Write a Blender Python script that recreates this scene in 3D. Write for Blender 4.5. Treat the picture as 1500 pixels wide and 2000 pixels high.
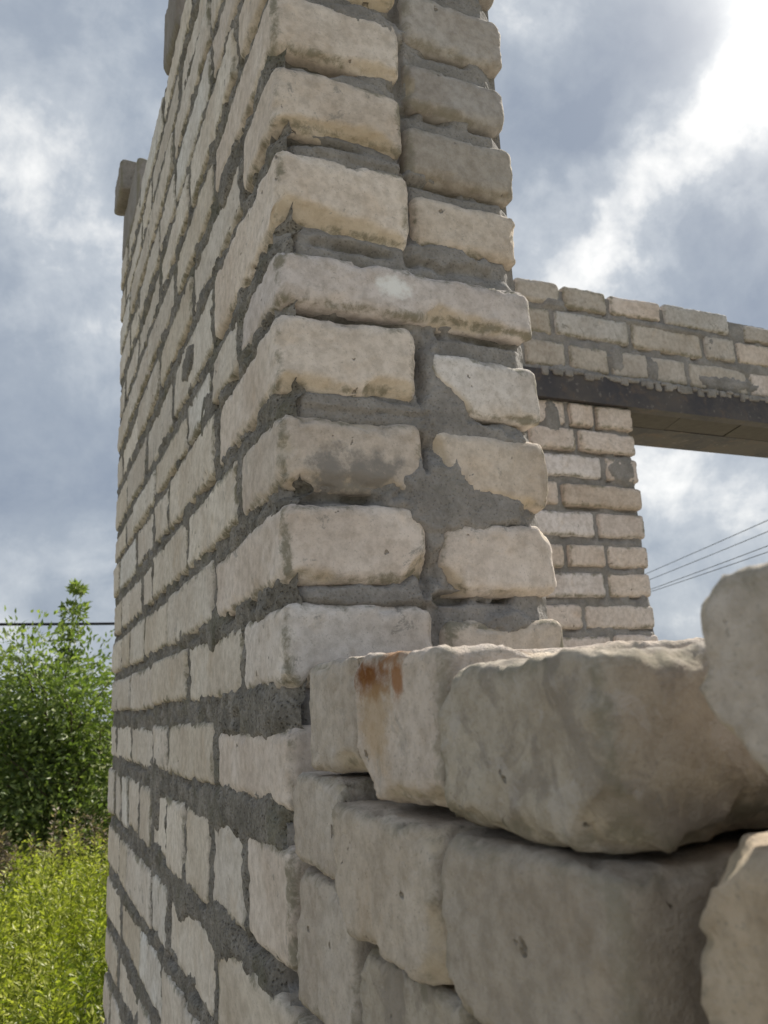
import bpy, math, random
import numpy as np
from mathutils import Vector, Matrix

random.seed(7)
SC = bpy.context.scene
for o in list(bpy.data.objects):
    bpy.data.objects.remove(o)

# ------------------------------------------------------------------ camera
# world: X inward through the main wall (outer face X=0), Y along the wall, Z up,
# the camera stands at Z=0 (1.42 m above the ground), 19 cm outside the wall face
F_PX, PITCH, ROLL, YAW = 1614.9, 0.230195, -0.050951, 0.419316
CAM = np.array([-0.18875, -0.62266, 0.0])
FW = np.array([math.sin(YAW) * math.cos(PITCH), math.cos(YAW) * math.cos(PITCH), math.sin(PITCH)])
R0 = np.array([math.cos(YAW), -math.sin(YAW), 0.0])
U0 = np.cross(R0, FW)
RT = math.cos(ROLL) * R0 + math.sin(ROLL) * U0
UP = -math.sin(ROLL) * R0 + math.cos(ROLL) * U0
def ray(x, y):
    return FW + RT * (x - 750) / F_PX - UP * (y - 1000) / F_PX
def onX(x, y, X=0.0):
    d = ray(x, y); return CAM + d * (X - CAM[0]) / d[0]
def onY(x, y, Y=0.0):
    d = ray(x, y); return CAM + d * (Y - CAM[1]) / d[1]
def nrm(v):
    v = np.array(v, float); return v / np.linalg.norm(v)

cd = bpy.data.cameras.new('camera')
cam = bpy.data.objects.new('camera', cd); SC.collection.objects.link(cam)
cd.sensor_fit = 'AUTO'; cd.sensor_width = 36.0; cd.lens = F_PX / 2000 * 36.0
cd.clip_start = 0.02; cd.clip_end = 3000
m = Matrix(((RT[0], UP[0], -FW[0], CAM[0]), (RT[1], UP[1], -FW[1], CAM[1]), (RT[2], UP[2], -FW[2], CAM[2]), (0, 0, 0, 1)))
cam.matrix_world = m
cd.dof.use_dof = True; cd.dof.focus_distance = 0.74; cd.dof.aperture_fstop = 18.0
SC.camera = cam

# ------------------------------------------------------------------ light
SUN = nrm(ray(1800, -210))
sun_el = math.asin(SUN[2]); sun_az = math.atan2(SUN[0], SUN[1])
SC.view_settings.view_transform = 'Standard'; SC.view_settings.look = 'None'
SC.view_settings.gamma = 1.0; SC.view_settings.use_curve_mapping = False
SC.view_settings.exposure = 0.62
ld = bpy.data.lights.new('sun', 'SUN'); ld.energy = 4.6; ld.angle = math.radians(0.6); ld.color = (1.0, 0.93, 0.82)
lo = bpy.data.objects.new('sun', ld); SC.collection.objects.link(lo)
lo.rotation_euler = Vector(SUN).to_track_quat('Z', 'Y').to_euler()

class NT:
    """small helper for writing node trees"""
    def __init__(s, tree): s.t = tree; s.n = tree.nodes; s.l = tree.links
    def node(s, typ, **kw):
        n = s.n.new(typ)
        for k, v in kw.items():
            if hasattr(n, k): setattr(n, k, v)
        return n
    def put(s, sock, v):
        if v is None: return
        if hasattr(v, 'links'): s.l.new(v, sock)
        elif isinstance(v, (tuple, list, np.ndarray)):
            v = tuple(float(q) for q in v)
            sock.default_value = v + (1.0,) if len(v) == 3 and len(sock.default_value) == 4 else v
        else: sock.default_value = v
    def math(s, op, a, b=None, c=None, clamp=False):
        n = s.n.new('ShaderNodeMath'); n.operation = op; n.use_clamp = clamp
        s.put(n.inputs[0], a); s.put(n.inputs[1], b); s.put(n.inputs[2], c); return n.outputs[0]
    def vmath(s, op, a, b=None):
        n = s.n.new('ShaderNodeVectorMath'); n.operation = op
        s.put(n.inputs[0], a); s.put(n.inputs[1], b)
        return n.outputs['Value'] if op in ('DOT_PRODUCT', 'LENGTH') else n.outputs[0]
    def noise(s, vec, scale, detail=3.0, rough=0.5, dist=0.0, out=0):
        n = s.n.new('ShaderNodeTexNoise'); s.put(n.inputs['Vector'], vec)
        n.inputs['Scale'].default_value = scale; n.inputs['Detail'].default_value = detail
        n.inputs['Roughness'].default_value = rough; n.inputs['Distortion'].default_value = dist
        return n.outputs[out]
    def rng(s, v, a, b, c=0.0, d=1.0, smooth=True):
        n = s.n.new('ShaderNodeMapRange'); n.interpolation_type = 'SMOOTHSTEP' if smooth else 'LINEAR'
        s.put(n.inputs[0], v); s.put(n.inputs[1], a); s.put(n.inputs[2], b); s.put(n.inputs[3], c); s.put(n.inputs[4], d)
        return n.outputs[0]
    def mix(s, f, a, b, blend='MIX'):
        n = s.n.new('ShaderNodeMix'); n.data_type = 'RGBA'; n.blend_type = blend
        s.put(n.inputs[0], f); s.put(n.inputs[6], a); s.put(n.inputs[7], b); return n.outputs[2]
    def ramp(s, f, stops):
        n = s.n.new('ShaderNodeValToRGB'); e = n.color_ramp.elements
        while len(e) < len(stops): e.new(0.5)
        for el, (p, c) in zip(e, stops): el.position = p; el.color = tuple(c) + (1.0,)
        s.put(n.inputs[0], f); return n.outputs[0]

# sky: a Nishita sky behind broken cloud, brighter round the veiled sun
world = bpy.data.worlds.new('World'); SC.world = world; world.use_nodes = True
w = NT(world.node_tree); w.n.clear()
STR = 0.1
wo = w.node('ShaderNodeOutputWorld'); bg = w.node('ShaderNodeBackground'); w.l.new(bg.outputs[0], wo.inputs[0])
sky = w.node('ShaderNodeTexSky'); sky.sky_type = 'NISHITA'; sky.sun_disc = False
sky.sun_elevation = sun_el; sky.sun_rotation = sun_az; sky.air_density = 1.2; sky.dust_density = 1.5
tc = w.node('ShaderNodeTexCoord'); D = tc.outputs['Generated']
sp = w.node('ShaderNodeSeparateXYZ'); w.l.new(D, sp.inputs[0])
zz = w.math('ADD', w.math('ABSOLUTE', sp.outputs[2]), 0.42)
cx = w.node('ShaderNodeCombineXYZ')
w.put(cx.inputs[0], w.math('DIVIDE', sp.outputs[0], zz)); w.put(cx.inputs[1], w.math('DIVIDE', sp.outputs[1], zz))
P = cx.outputs[0]
mp = w.node('ShaderNodeMapping'); w.l.new(P, mp.inputs[0])
mp.inputs['Rotation'].default_value = (0, 0, math.radians(-35)); mp.inputs['Scale'].default_value = (1.0, 1.25, 1.0)
mp.inputs['Location'].default_value = (3.1, 1.7, 0.0)
big = w.noise(mp.outputs[0], 2.2, 5.0, 0.55, 0.4)
fine = w.noise(D, 5.2, 8.0, 0.60, 0.25)
wisp = w.noise(D, 17.0, 7.0, 0.62, 0.3)
dens = w.math('MULTIPLY_ADD', big, 0.55, w.math('MULTIPLY_ADD', fine, 0.95, w.math('MULTIPLY_ADD', wisp, 0.36, -0.43)))
dw = w.vmath('ADD', D, w.vmath('MULTIPLY', w.vmath('SUBTRACT', w.noise(D, 5.0, 3.0, 0.55, 0.0, 1), (0.5, 0.5, 0.5)), (0.17, 0.17, 0.17)))
dw = w.vmath('ADD', dw, w.vmath('MULTIPLY', w.vmath('SUBTRACT', w.noise(D, 17.0, 5.0, 0.6, 0.0, 1), (0.5, 0.5, 0.5)), (0.10, 0.10, 0.10)))
def blob(px, py, rad_px, amt, prev):
    c = nrm(ray(px, py)); ang = rad_px / F_PX * (np.dot(nrm(ray(px, py)), FW))
    d = w.vmath('LENGTH', w.vmath('SUBTRACT', dw, tuple(c)))
    return w.math('MULTIPLY_ADD', w.rng(d, 0.0, ang * 1.2, 1.0, 0.0), amt * 0.52, prev)
v = w.math('ADD', dens, 0.0)
for b_ in [(1500, 540, 260, -0.34), (1350, 690, 190, -0.26), (1450, 400, 120, -0.18), (1260, 60, 230, -0.34), (1400, 100, 180, -0.30), (1080, 250, 150, -0.30), (1190, 200, 120, -0.16),
           (1380, 240, 190, 0.24), (1460, 190, 170, 0.22), (1280, 330, 190, 0.26), (1190, 430, 190, 0.26), (1090, 490, 200, 0.28), (1040, 560, 160, 0.20), (1180, 540, 150, 0.22), (1060, 120, 120, 0.26), (1030, 380, 90, 0.12), (1165, 405, 60, -0.26),
           (1090, 20, 80, 0.14), (1530, -50, 150, 0.5), (110, 430, 280, 0.12), (60, 60, 300, 0.06), (60, 260, 200, -0.02), (110, 900, 330, -0.18), (120, 1150, 220, -0.12), (30, 640, 150, 0.05), (1400, 1000, 260, 0.24), (1320, 920, 100, 0.14), (1480, 1180, 120, -0.05)]:
    v = blob(*b_, v)
ccol = w.ramp(w.rng(v, 0.22, 0.92, 0, 1, False), [(0.0, (0.25, 0.295, 0.37)), (0.32, (0.33, 0.375, 0.44)), (0.54, (0.46, 0.50, 0.55)), (0.72, (0.72, 0.735, 0.745)), (0.95, (1.0, 0.99, 0.965))])
sd = w.vmath('DOT_PRODUCT', D, tuple(SUN))
glow = w.math('POWER', w.math('MAXIMUM', sd, 0.0), 90.0)
cl = w.mix(w.math('MULTIPLY', glow, 0.8), ccol, (1.9, 1.85, 1.75))
cl10 = w.vmath('MULTIPLY', cl, (1 / STR * 0.76,) * 3)
cov = 0.97
col = w.mix(cov, sky.outputs[0], cl10)
w.l.new(col, bg.inputs[0]); bg.inputs[1].default_value = STR

# ------------------------------------------------------------------ numpy noise
def _hash(ix, iy, iz, seed):
    h = (ix.astype(np.uint32) * np.uint32(374761393) + iy.astype(np.uint32) * np.uint32(668265263)
         + iz.astype(np.uint32) * np.uint32(2147483647) + np.uint32(seed * 1274126177 & 0xffffffff))
    h = (h ^ (h >> np.uint32(13))) * np.uint32(1274126177)
    h = h ^ (h >> np.uint32(16)); h = h * np.uint32(2246822519); h = h ^ (h >> np.uint32(15))
    return h.astype(np.float64) / 2147483648.0 - 1.0
def vnoise(p, seed=0):
    with np.errstate(over='ignore'):
        i = np.floor(p).astype(np.int64); f = p - i; f = f * f * f * (f * (f * 6 - 15) + 10)
        r = 0
        for dx in (0, 1):
            for dy in (0, 1):
                for dz in (0, 1):
                    wgt = (f[:, 0] if dx else 1 - f[:, 0]) * (f[:, 1] if dy else 1 - f[:, 1]) * (f[:, 2] if dz else 1 - f[:, 2])
                    r = r + wgt * _hash(i[:, 0] + dx, i[:, 1] + dy, i[:, 2] + dz, seed)
    return r
def fbm(p, seed=0, oct=3, gain=0.5):
    r = 0; a = 1.0; t = 0.0
    for k in range(oct):
        r = r + a * vnoise(p * (2.03 ** k) + 17.3 * k, seed + k * 11); t += a; a *= gain
    return r / t

# ------------------------------------------------------------------ object helpers
COL = SC.collection
def link(name, data, parent=None, mat=None, label=None, cat=None, group=None, kind=None):
    o = bpy.data.objects.new(name, data); COL.objects.link(o)
    if parent is not None: o.parent = parent
    if mat is not None and data is not None and len(data.materials) == 0: data.materials.append(mat)
    if label: o['label'] = label
    if cat: o['category'] = cat
    if group: o['group'] = group
    if kind: o['kind'] = kind
    return o
def mesh_np(name, V, Fq, smooth=True, attrs=None):
    me = bpy.data.meshes.new(name)
    V = np.asarray(V, np.float32); Fq = np.asarray(Fq, np.int32); k = Fq.shape[1]
    me.vertices.add(len(V)); me.vertices.foreach_set('co', V.ravel())
    me.loops.add(Fq.size); me.loops.foreach_set('vertex_index', Fq.ravel())
    me.polygons.add(len(Fq)); me.polygons.foreach_set('loop_start', np.arange(0, Fq.size, k, dtype=np.int32))
    me.polygons.foreach_set('loop_total', np.full(len(Fq), k, np.int32))
    me.update(calc_edges=True)
    me.polygons.foreach_set('use_smooth', np.full(len(Fq), smooth))
    for an, av in (attrs or {}).items():
        a = me.attributes.new(an, 'FLOAT', 'POINT'); a.data.foreach_set('value', np.asarray(av, np.float32))
    me.validate()
    return me
def box_np(x0, x1, y0, y1, z0, z1):
    V = [(x, y, z) for x in (x0, x1) for y in (y0, y1) for z in (z0, z1)]
    Fc = [(0, 1, 3, 2), (4, 6, 7, 5), (0, 4, 5, 1), (2, 3, 7, 6), (0, 2, 6, 4), (1, 5, 7, 3)]
    return np.array(V, float), np.array(Fc)
def tube_np(pts, r, n=8):
    pts = [np.array(q, float) for q in pts]; V = []; Fc = []
    for i, q in enumerate(pts):
        t = nrm(pts[min(i + 1, len(pts) - 1)] - pts[max(i - 1, 0)])
        a = nrm(np.cross(t, (0.3, 0.2, 1.0) if abs(t[2]) < 0.9 else (1, 0, 0))); b = np.cross(t, a)
        rr = r[i] if hasattr(r, '__len__') else r
        for k in range(n):
            an = 2 * math.pi * k / n; V.append(q + rr * (math.cos(an) * a + math.sin(an) * b))
    for i in range(len(pts) - 1):
        for k in range(n):
            Fc.append((i * n + k, i * n + (k + 1) % n, (i + 1) * n + (k + 1) % n, (i + 1) * n + k))
    return np.array(V), np.array(Fc)
def joinm(parts):
    Vs, Fs, o = [], [], 0
    for V, Fc in parts: Vs.append(V); Fs.append(np.asarray(Fc) + o); o += len(V)
    return np.vstack(Vs), np.vstack(Fs)

# ------------------------------------------------------------------ brick mesh
def brick_data(dims, res=0.005, seed=0, r0=0.008, wob=0.0012, rough=0.0006, chips=()):
    """weathered brick: box with worn arrises, uneven faces and broken corners.
    chips: (cx,cy,cz in -1..1, depth m, spread m)"""
    h = np.array(dims) / 2.0
    n = [max(3, int(round(d / res))) for d in dims]
    idx = -np.ones((n[0] + 1, n[1] + 1, n[2] + 1), np.int64)
    I, J, K = np.meshgrid(*[np.arange(k + 1) for k in n], indexing='ij')
    surf = (I == 0) | (I == n[0]) | (J == 0) | (J == n[1]) | (K == 0) | (K == n[2])
    idx[surf] = np.arange(surf.sum())
    g = np.stack([I[surf], J[surf], K[surf]], 1).astype(float)
    u = (g / np.array(n) * 2 - 1) * h
    quads = []
    for ax in range(3):
        o = [a for a in range(3) if a != ax]
        for side in (0, n[ax]):
            sl = [slice(None)] * 3; sl[ax] = side
            f = idx[tuple(sl)]
            q = np.stack([f[:-1, :-1], f[1:, :-1], f[1:, 1:], f[:-1, 1:]], -1).reshape(-1, 4)
            flip = (side == 0) ^ (ax == 1)
            quads.append(q[:, ::-1] if flip else q)
    off = seed * 3.717
    lowp = u * 22.0 + off
    r = r0 * np.clip(0.90 + 0.45 * fbm(lowp * 1.2, seed, 2), 0.35, 1.7)
    r = np.minimum(r, h.min() * 0.8)[:, None]
    q = np.clip(u, -(h - r), h - r); d = u - q
    dl = np.linalg.norm(d, axis=1, keepdims=True); nn = d / np.maximum(dl, 1e-9)
    p = q + nn * np.minimum(r, dl + 1e9)
    s = np.sort(h - np.abs(u), axis=1)
    et = np.clip(1 - s[:, 1] / 0.024, 0, 1); edge = et * et * (3 - 2 * et)
    p = p + np.stack([vnoise(u * 14 + off, seed + 1), vnoise(u * 14 + off, seed + 2), vnoise(u * 14 + off, seed + 3)], 1) * wob
    p = p + nn * (fbm(u * 60 + off, seed + 5, 3) * rough * 2.0 + fbm(u * 190 + off, seed + 6, 2) * rough)[:, None] * (0.6 + edge[:, None])
    # crumbled arrises
    er = np.clip(fbm(u * 40 + off, seed + 9, 4, 0.6) - 0.22, 0, 1) * np.clip(1 - (s[:, 1] / 0.014) ** 2, 0, 1)
    p = p - nn * (er * 0.013)[:, None]
    chip = np.zeros(len(p))
    for (ax_, ay_, az_, dep, spread) in chips:
        c = np.array([ax_, ay_, az_]) * h
        n_ = nrm(np.array([ax_ if abs(ax_) > 0.75 else 0, ay_ if abs(ay_) > 0.75 else 0, az_ if abs(az_) > 0.75 else 0]) + 0.12 * np.array([math.sin(seed + 1.3 * dep * 900), math.cos(seed * 1.7), math.sin(seed * 2.9)]))
        rel = p - c; along = rel @ n_
        lat = np.linalg.norm(rel - along[:, None] * n_, axis=1)
        sgn = along + dep - np.maximum(0, lat - spread) ** 2 / (spread * 0.6) + fbm(u * 80 + off, seed + 21, 4, 0.6) * 0.0036
        push = np.clip(sgn, 0, dep * 1.3)
        p = p - n_ * push[:, None]; chip = np.maximum(chip, np.clip(push / 0.004, 0, 1))
    return p, np.vstack(quads), edge, chip
def brick_mesh(name, dims, mat, **kw):
    p, q, e, c = brick_data(dims, **kw)
    me = mesh_np(name, p, q, True, {'edge': e, 'chip': c}); me.materials.append(mat); return me
def rand_chips(rs, n, dmax=0.012):
    out = []
    for _ in range(n):
        s = [rs.choice((-1, 1)) for _ in range(3)]
        k = rs.randrange(4)
        if k < 3: s[k] = rs.uniform(-0.7, 0.7)
        out.append((*s, rs.uniform(0.003, dmax), rs.uniform(0.006, 0.022)))
    return out

# ------------------------------------------------------------------ materials
def new_mat(name):
    mt = bpy.data.materials.new(name); mt.use_nodes = True
    t = NT(mt.node_tree); t.n.clear()
    out = t.node('ShaderNodeOutputMaterial'); b = t.node('ShaderNodeBsdfPrincipled')
    t.l.new(b.outputs[0], out.inputs[0]); b.inputs['Specular IOR Level'].default_value = 0.18
    return mt, t, b
def mat_brick(name, tint=(1, 1, 1), rust=None, grime=1.0, film=1.0, blotch=0.0, fresh=0.55, gritty=1.0):
    mt, t, b = new_mat(name)
    tc = t.node('ShaderNodeTexCoord'); oi = t.node('ShaderNodeObjectInfo')
    off = t.vmath('MULTIPLY', oi.outputs['Random'], (37.0, 53.0, 71.0))
    O = tc.outputs['Object']; V = t.vmath('ADD', O, off)
    at = t.node('ShaderNodeAttribute'); at.attribute_name = 'edge'; edge = at.outputs['Fac']
    ac = t.node('ShaderNodeAttribute'); ac.attribute_name = 'chip'; chip = ac.outputs['Fac']
    R = oi.outputs['Random']
    base = t.ramp(R, [(0.0, (0.60, 0.545, 0.475)), (0.22, (0.71, 0.665, 0.625)), (0.42, (0.60, 0.56, 0.52)), (0.62, (0.74, 0.69, 0.635)), (0.82, (0.64, 0.585, 0.52)), (1.0, (0.74, 0.735, 0.735))])
    base = t.mix(1.0, base, tint, 'MULTIPLY')
    big = t.noise(V, 11.0, 4.0, 0.6)
    base = t.mix(t.rng(big, 0.35, 0.7), base, t.mix(1.0, base, (0.83, 0.80, 0.77), 'MULTIPLY'))
    warm = t.noise(V, 23.0, 4.0, 0.6, 0.6)
    base = t.mix(t.rng(warm, 0.55, 0.75, 0.0, 0.45), base, t.mix(1.0, base, (1.02, 0.94, 0.83), 'MULTIPLY'))
    mott = t.noise(V, 90.0, 5.0, 0.7)
    base = t.mix(t.rng(mott, 0.3, 0.66), t.mix(1.0, base, (0.74, 0.73, 0.71), 'MULTIPLY'), base)
    spk = t.noise(V, 420.0, 3.0, 0.7); base = t.mix(t.rng(spk, 0.58, 0.70, 0.0, 0.45 * min(gritty, 1.5)), base, (0.27, 0.245, 0.21))
    # fresh stone in the broken places
    base = t.mix(t.math('MULTIPLY', chip, fresh), base, (0.56, 0.47, 0.34))
    if blotch:
        bn = t.noise(V, 24.0, 7.0, 0.66, 0.9); base = t.mix(t.rng(bn, 0.50, 0.58, 0, blotch), base, (0.215, 0.19, 0.168))
        bn2 = t.noise(t.vmath('ADD', V, (3.0, 5.0, 7.0)), 38.0, 5.0, 0.6, 1.0); base = t.mix(t.rng(bn2, 0.55, 0.63, 0, blotch * 0.75), base, (0.50, 0.465, 0.44))
    # mortar film smeared on the face
    fm = t.noise(V, 26.0, 9.0, 0.76, 0.5)
    thr = t.math('MULTIPLY_ADD', t.math('FRACT', t.math('MULTIPLY', R, 7.31)), -0.10, 0.66)
    filmf = t.math('MULTIPLY', t.rng(fm, thr, t.math('ADD', thr, 0.05)), 0.75 * film)
    base = t.mix(filmf, base, (0.30, 0.28, 0.255))
    # grime along the arrises
    gn = t.noise(V, 55.0, 6.0, 0.72, 0.4)
    g2 = t.noise(V, 9.0, 2.0, 0.5)
    gr = t.math('ADD', t.math('MULTIPLY', edge, 0.36), t.math('ADD', t.math('MULTIPLY', gn, 0.75), t.math('MULTIPLY', g2, 0.35)))
    base = t.mix(t.rng(gr, 0.83, 1.0, 0.0, 0.85 * grime), base, (0.215, 0.20, 0.15))
    # pits and grains
    vo = t.node('ShaderNodeTexVoronoi'); t.put(vo.inputs['Vector'], t.vmath('ADD', V, t.vmath('MULTIPLY', t.noise(V, 120, 2, 0.5, 0, 1), (0.016, 0.016, 0.016)))); vo.inputs['Scale'].default_value = 95.0
    sepc = t.node('ShaderNodeSeparateColor'); t.l.new(vo.outputs['Color'], sepc.inputs[0])
    sel = t.math('GREATER_THAN', sepc.outputs[0], 0.90)
    rad = t.math('MULTIPLY_ADD', t.math('POWER', sepc.outputs[1], 2.0), 0.30, 0.05)
    pit = t.math('MULTIPLY', t.math('SUBTRACT', 1.0, t.rng(vo.outputs['Distance'], t.math('MULTIPLY', rad, 0.5), rad)), sel)
    base = t.mix(t.math('MULTIPLY', pit, 0.72), base, (0.19, 0.165, 0.13))
    if rust:
        for (c, rr, colr, amt) in rust:
            d = t.vmath('LENGTH', t.vmath('DIVIDE', t.vmath('SUBTRACT', O, c), rr))
            d = t.math('ADD', d, t.math('MULTIPLY', t.math('SUBTRACT', t.noise(V, 60, 6, 0.7), 0.5), 2.2))
            base = t.mix(t.rng(d, 0.35, 1.15, amt, 0.0), base, colr)
    t.l.new(base, b.inputs['Base Color']); b.inputs['Roughness'].default_value = 0.93
    grain = t.noise(V, 700.0, 4.0, 0.7); med = t.noise(V, 160.0, 5.0, 0.65)
    hgt = t.math('ADD', t.math('MULTIPLY', grain, 0.35), t.math('ADD', t.math('MULTIPLY', med, 1.0), t.math('MULTIPLY', pit, -2.2)))
    bp = t.node('ShaderNodeBump'); bp.inputs['Strength'].default_value = 0.8; bp.inputs['Distance'].default_value = 0.0014 * gritty
    t.l.new(hgt, bp.inputs['Height']); t.l.new(bp.outputs[0], b.inputs['Normal'])
    return mt
def mat_mortar(name, dark=(0.125, 0.12, 0.108), light=(0.24, 0.23, 0.215), moss=0.0, rough=1.0):
    mt, t, b = new_mat(name)
    tc = t.node('ShaderNodeTexCoord'); V = tc.outputs['Object']
    n1 = t.noise(V, 26.0, 5.0, 0.6); n2 = t.noise(V, 230.0, 4.0, 0.7)
    c = t.mix(t.rng(n1, 0.3, 0.7), dark, light)
    c = t.mix(t.rng(n2, 0.35, 0.7), t.mix(1.0, c, (1 - 0.26 * rough, 1 - 0.27 * rough, 1 - 0.29 * rough), 'MULTIPLY'), c)
    vo = t.node('ShaderNodeTexVoronoi'); t.put(vo.inputs['Vector'], V); vo.inputs['Scale'].default_value = 300.0
    c = t.mix(t.rng(vo.outputs['Distance'], 0.05, 0.35, 0.5 * rough, 0.0), c, (0.055, 0.05, 0.042))
    if moss: c = t.mix(t.rng(t.noise(V, 14.0, 5.0, 0.65), 0.52, 0.66, 0, moss), c, (0.085, 0.09, 0.04))
    t.l.new(c, b.inputs['Base Color']); b.inputs['Roughness'].default_value = 0.95
    hgt = t.math('ADD', t.math('MULTIPLY', n2, 1.0), t.math('MULTIPLY', t.math('MINIMUM', vo.outputs['Distance'], 0.4), 1.6 * rough))
    bp = t.node('ShaderNodeBump'); bp.inputs['Strength'].default_value = 0.9; bp.inputs['Distance'].default_value = 0.0022 * rough
    t.l.new(hgt, bp.inputs['Height']); t.l.new(bp.outputs[0], b.inputs['Normal'])
    return mt
M_BRICK = mat_brick('sand_lime_brick', tint=(1.07, 1.03, 1.01))
M_FACE = mat_brick('sand_lime_brick_outer_face', tint=(1.05, 1.045, 1.03), film=0.8, grime=1.1)
M_FAR = mat_brick('sand_lime_brick_cross_wall', tint=(1.06, 1.005, 1.0), film=0.9)
M_LOOSE = mat_brick('loose_sand_lime_brick', gritty=1.9, tint=(0.89, 0.865, 0.835), grime=0.75, film=0.6)
M_LOOSE_GREY = mat_brick('mortar_stained_loose_brick', gritty=1.9, tint=(0.70, 0.68, 0.63), grime=0.8, film=0.6, blotch=0.5, fresh=0.2)
M_LOOSE_TAN = mat_brick('tan_loose_brick', gritty=1.9, tint=(0.82, 0.75, 0.65), grime=0.5, film=0.4)
M_LOOSE_DULL = mat_brick('dull_loose_brick', gritty=1.9, tint=(0.78, 0.75, 0.70), grime=0.6, film=0.6, fresh=0.2)
M_MORT = mat_mortar('grey_mortar', (0.24, 0.229, 0.22), (0.36, 0.344, 0.333), 0.10, 0.7)
M_SPOT = mat_brick('lime_spotted_brick', tint=(0.96, 0.905, 0.90), rust=[((-0.020, -0.065, 0.004), (0.020, 0.05, 0.013), (0.85, 0.85, 0.84), 1.0)], film=0.5)
M_SMEAR = mat_brick('mortar_smeared_brick', tint=(1.06, 1.02, 0.99), rust=[((0.010, -0.072, -0.020), (0.046, 0.03, 0.026), (0.245, 0.23, 0.215), 0.95), ((-0.020, -0.072, -0.018), (0.024, 0.03, 0.024), (0.25, 0.235, 0.22), 0.95)], film=0.5)
M_FILM = mat_brick('mortar_filmed_brick', tint=(0.74, 0.745, 0.77), film=1.2, grime=0.6)
M_MORT_F = mat_mortar('rough_dark_mortar', (0.19, 0.18, 0.163), (0.355, 0.335, 0.31), 0.35, 1.3)

# ------------------------------------------------------------------ mortar as a height field
def mortar_sheet(a0, a1, b0, b1, step, rects, to3d, seed, base=-0.0045, amp=0.0042, cut=0.006, blobs=(), pits=(), corner=None, zones=(), rag=0.55):
    """rects: brick outlines (a0,a1,b0,b1) on the face; the sheet sinks inside a brick and swells in the joints"""
    na = int((a1 - a0) / step) + 1; nb = int((b1 - b0) / step) + 1
    A = np.linspace(a0, a1, na); B = np.linspace(b0, b1, nb)
    AA, BB = np.meshgrid(A, B, indexing='ij')
    inside = np.zeros_like(AA); under = np.zeros_like(AA)
    for (p0, p1, q0, q1) in rects:
        i0, i1 = np.searchsorted(A, [p0, p1]); j0, j1 = np.searchsorted(B, [q0 - 0.012, q1])
        if i1 <= i0 or j1 <= j0: continue
        a = AA[i0:i1, j0:j1]; b = BB[i0:i1, j0:j1]
        ins = np.minimum(np.minimum(a - p0, p1 - a), np.minimum(b - q0, q1 - b))
        inside[i0:i1, j0:j1] = np.maximum(inside[i0:i1, j0:j1], np.maximum(ins, 0))
        un = np.clip(1.3 - np.abs(b - (q0 - 0.001)) / 0.006, 0, 1)
        under[i0:i1, j0:j1] = np.maximum(under[i0:i1, j0:j1], un)
    pts = np.stack([AA.ravel(), BB.ravel(), np.full(AA.size, seed * 1.7)], 1)
    low = fbm(pts * 28, seed, 3).reshape(AA.shape); mid = fbm(pts * 95, seed + 3, 3).reshape(AA.shape)
    vlow = fbm(pts * 11, seed + 5, 2).reshape(AA.shape)
    hgt = base + amp * (low * 1.3 + vlow * 0.8) + amp * rag * mid
    hgt -= cut * under * np.clip(0.30 + 2.0 * fbm(pts * 30 + 5, seed + 8, 3).reshape(AA.shape), 0, 1.3)
    hgt -= np.clip(inside - 0.0035 + 0.003 * low, 0, 1) * 0.50
    for (p0, p1, q0, q1, dz_) in zones:
        hgt += dz_ * np.clip((AA - p0) / 0.006, 0, 1) * np.clip((p1 - AA) / 0.006, 0, 1) * np.clip((BB - q0) / 0.01, 0, 1) * np.clip((q1 - BB) / 0.01, 0, 1)
    for (ca, cb, ra, rb, ht) in blobs:
        dd = np.sqrt(((AA - ca) / ra) ** 2 + ((BB - cb) / rb) ** 2) + 0.50 * low + 0.55 * mid
        bl = ht - 0.016 * np.clip(dd - 0.85, 0, 2) + amp * 0.35 * mid + amp * 0.3 * low
        hgt = np.where(dd < 1.6, np.maximum(hgt, bl), hgt)
    for (ca, cb, ra, rb, dp) in pits:
        dd = np.sqrt(((AA - ca) / ra) ** 2 + ((BB - cb) / rb) ** 2) + 0.3 * low
        hgt -= dp * np.clip((1.1 - dd) / 0.4, 0, 1)
    if corner is not None:
        for cpos in corner: hgt -= np.clip(0.022 - np.abs(AA - cpos), 0, 1) * 0.75
    hgt = np.maximum(hgt, -0.028)
    V = to3d(AA.ravel(), BB.ravel(), hgt.ravel())
    ii = np.arange(na * nb).reshape(na, nb)
    q = np.stack([ii[:-1, :-1], ii[1:, :-1], ii[1:, 1:], ii[:-1, 1:]], -1).reshape(-1, 4)
    return V, q

# ------------------------------------------------------------------ ground
GZ = -1.42
def mat_ground():
    mt, t, b = new_mat('sandy_soil')
    tc = t.node('ShaderNodeTexCoord'); V = tc.outputs['Object']
    n = t.noise(V, 0.7, 6, 0.6); n2 = t.noise(V, 9.0, 5, 0.65)
    c = t.mix(t.rng(n, 0.35, 0.65), (0.42, 0.385, 0.33), (0.35, 0.325, 0.27))
    c = t.mix(t.rng(n2, 0.4, 0.75), c, (0.26, 0.225, 0.165))
    dist = t.vmath('LENGTH', V)
    gf = t.rng(t.math('ADD', dist, t.math('MULTIPLY', t.noise(V, 0.35, 5, 0.6), 8.0)), 10.0, 15.0)
    gc = t.mix(t.rng(t.noise(V, 0.15, 6, 0.65), 0.35, 0.65), (0.10, 0.125, 0.04), (0.20, 0.19, 0.085))
    c = t.mix(gf, c, gc)
    t.l.new(c, b.inputs['Base Color']); b.inputs['Roughness'].default_value = 0.95
    bp = t.node('ShaderNodeBump'); bp.inputs['Distance'].default_value = 0.03; t.l.new(n2, bp.inputs['Height']); t.l.new(bp.outputs[0], b.inputs['Normal'])
    return mt
gn = 90
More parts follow.
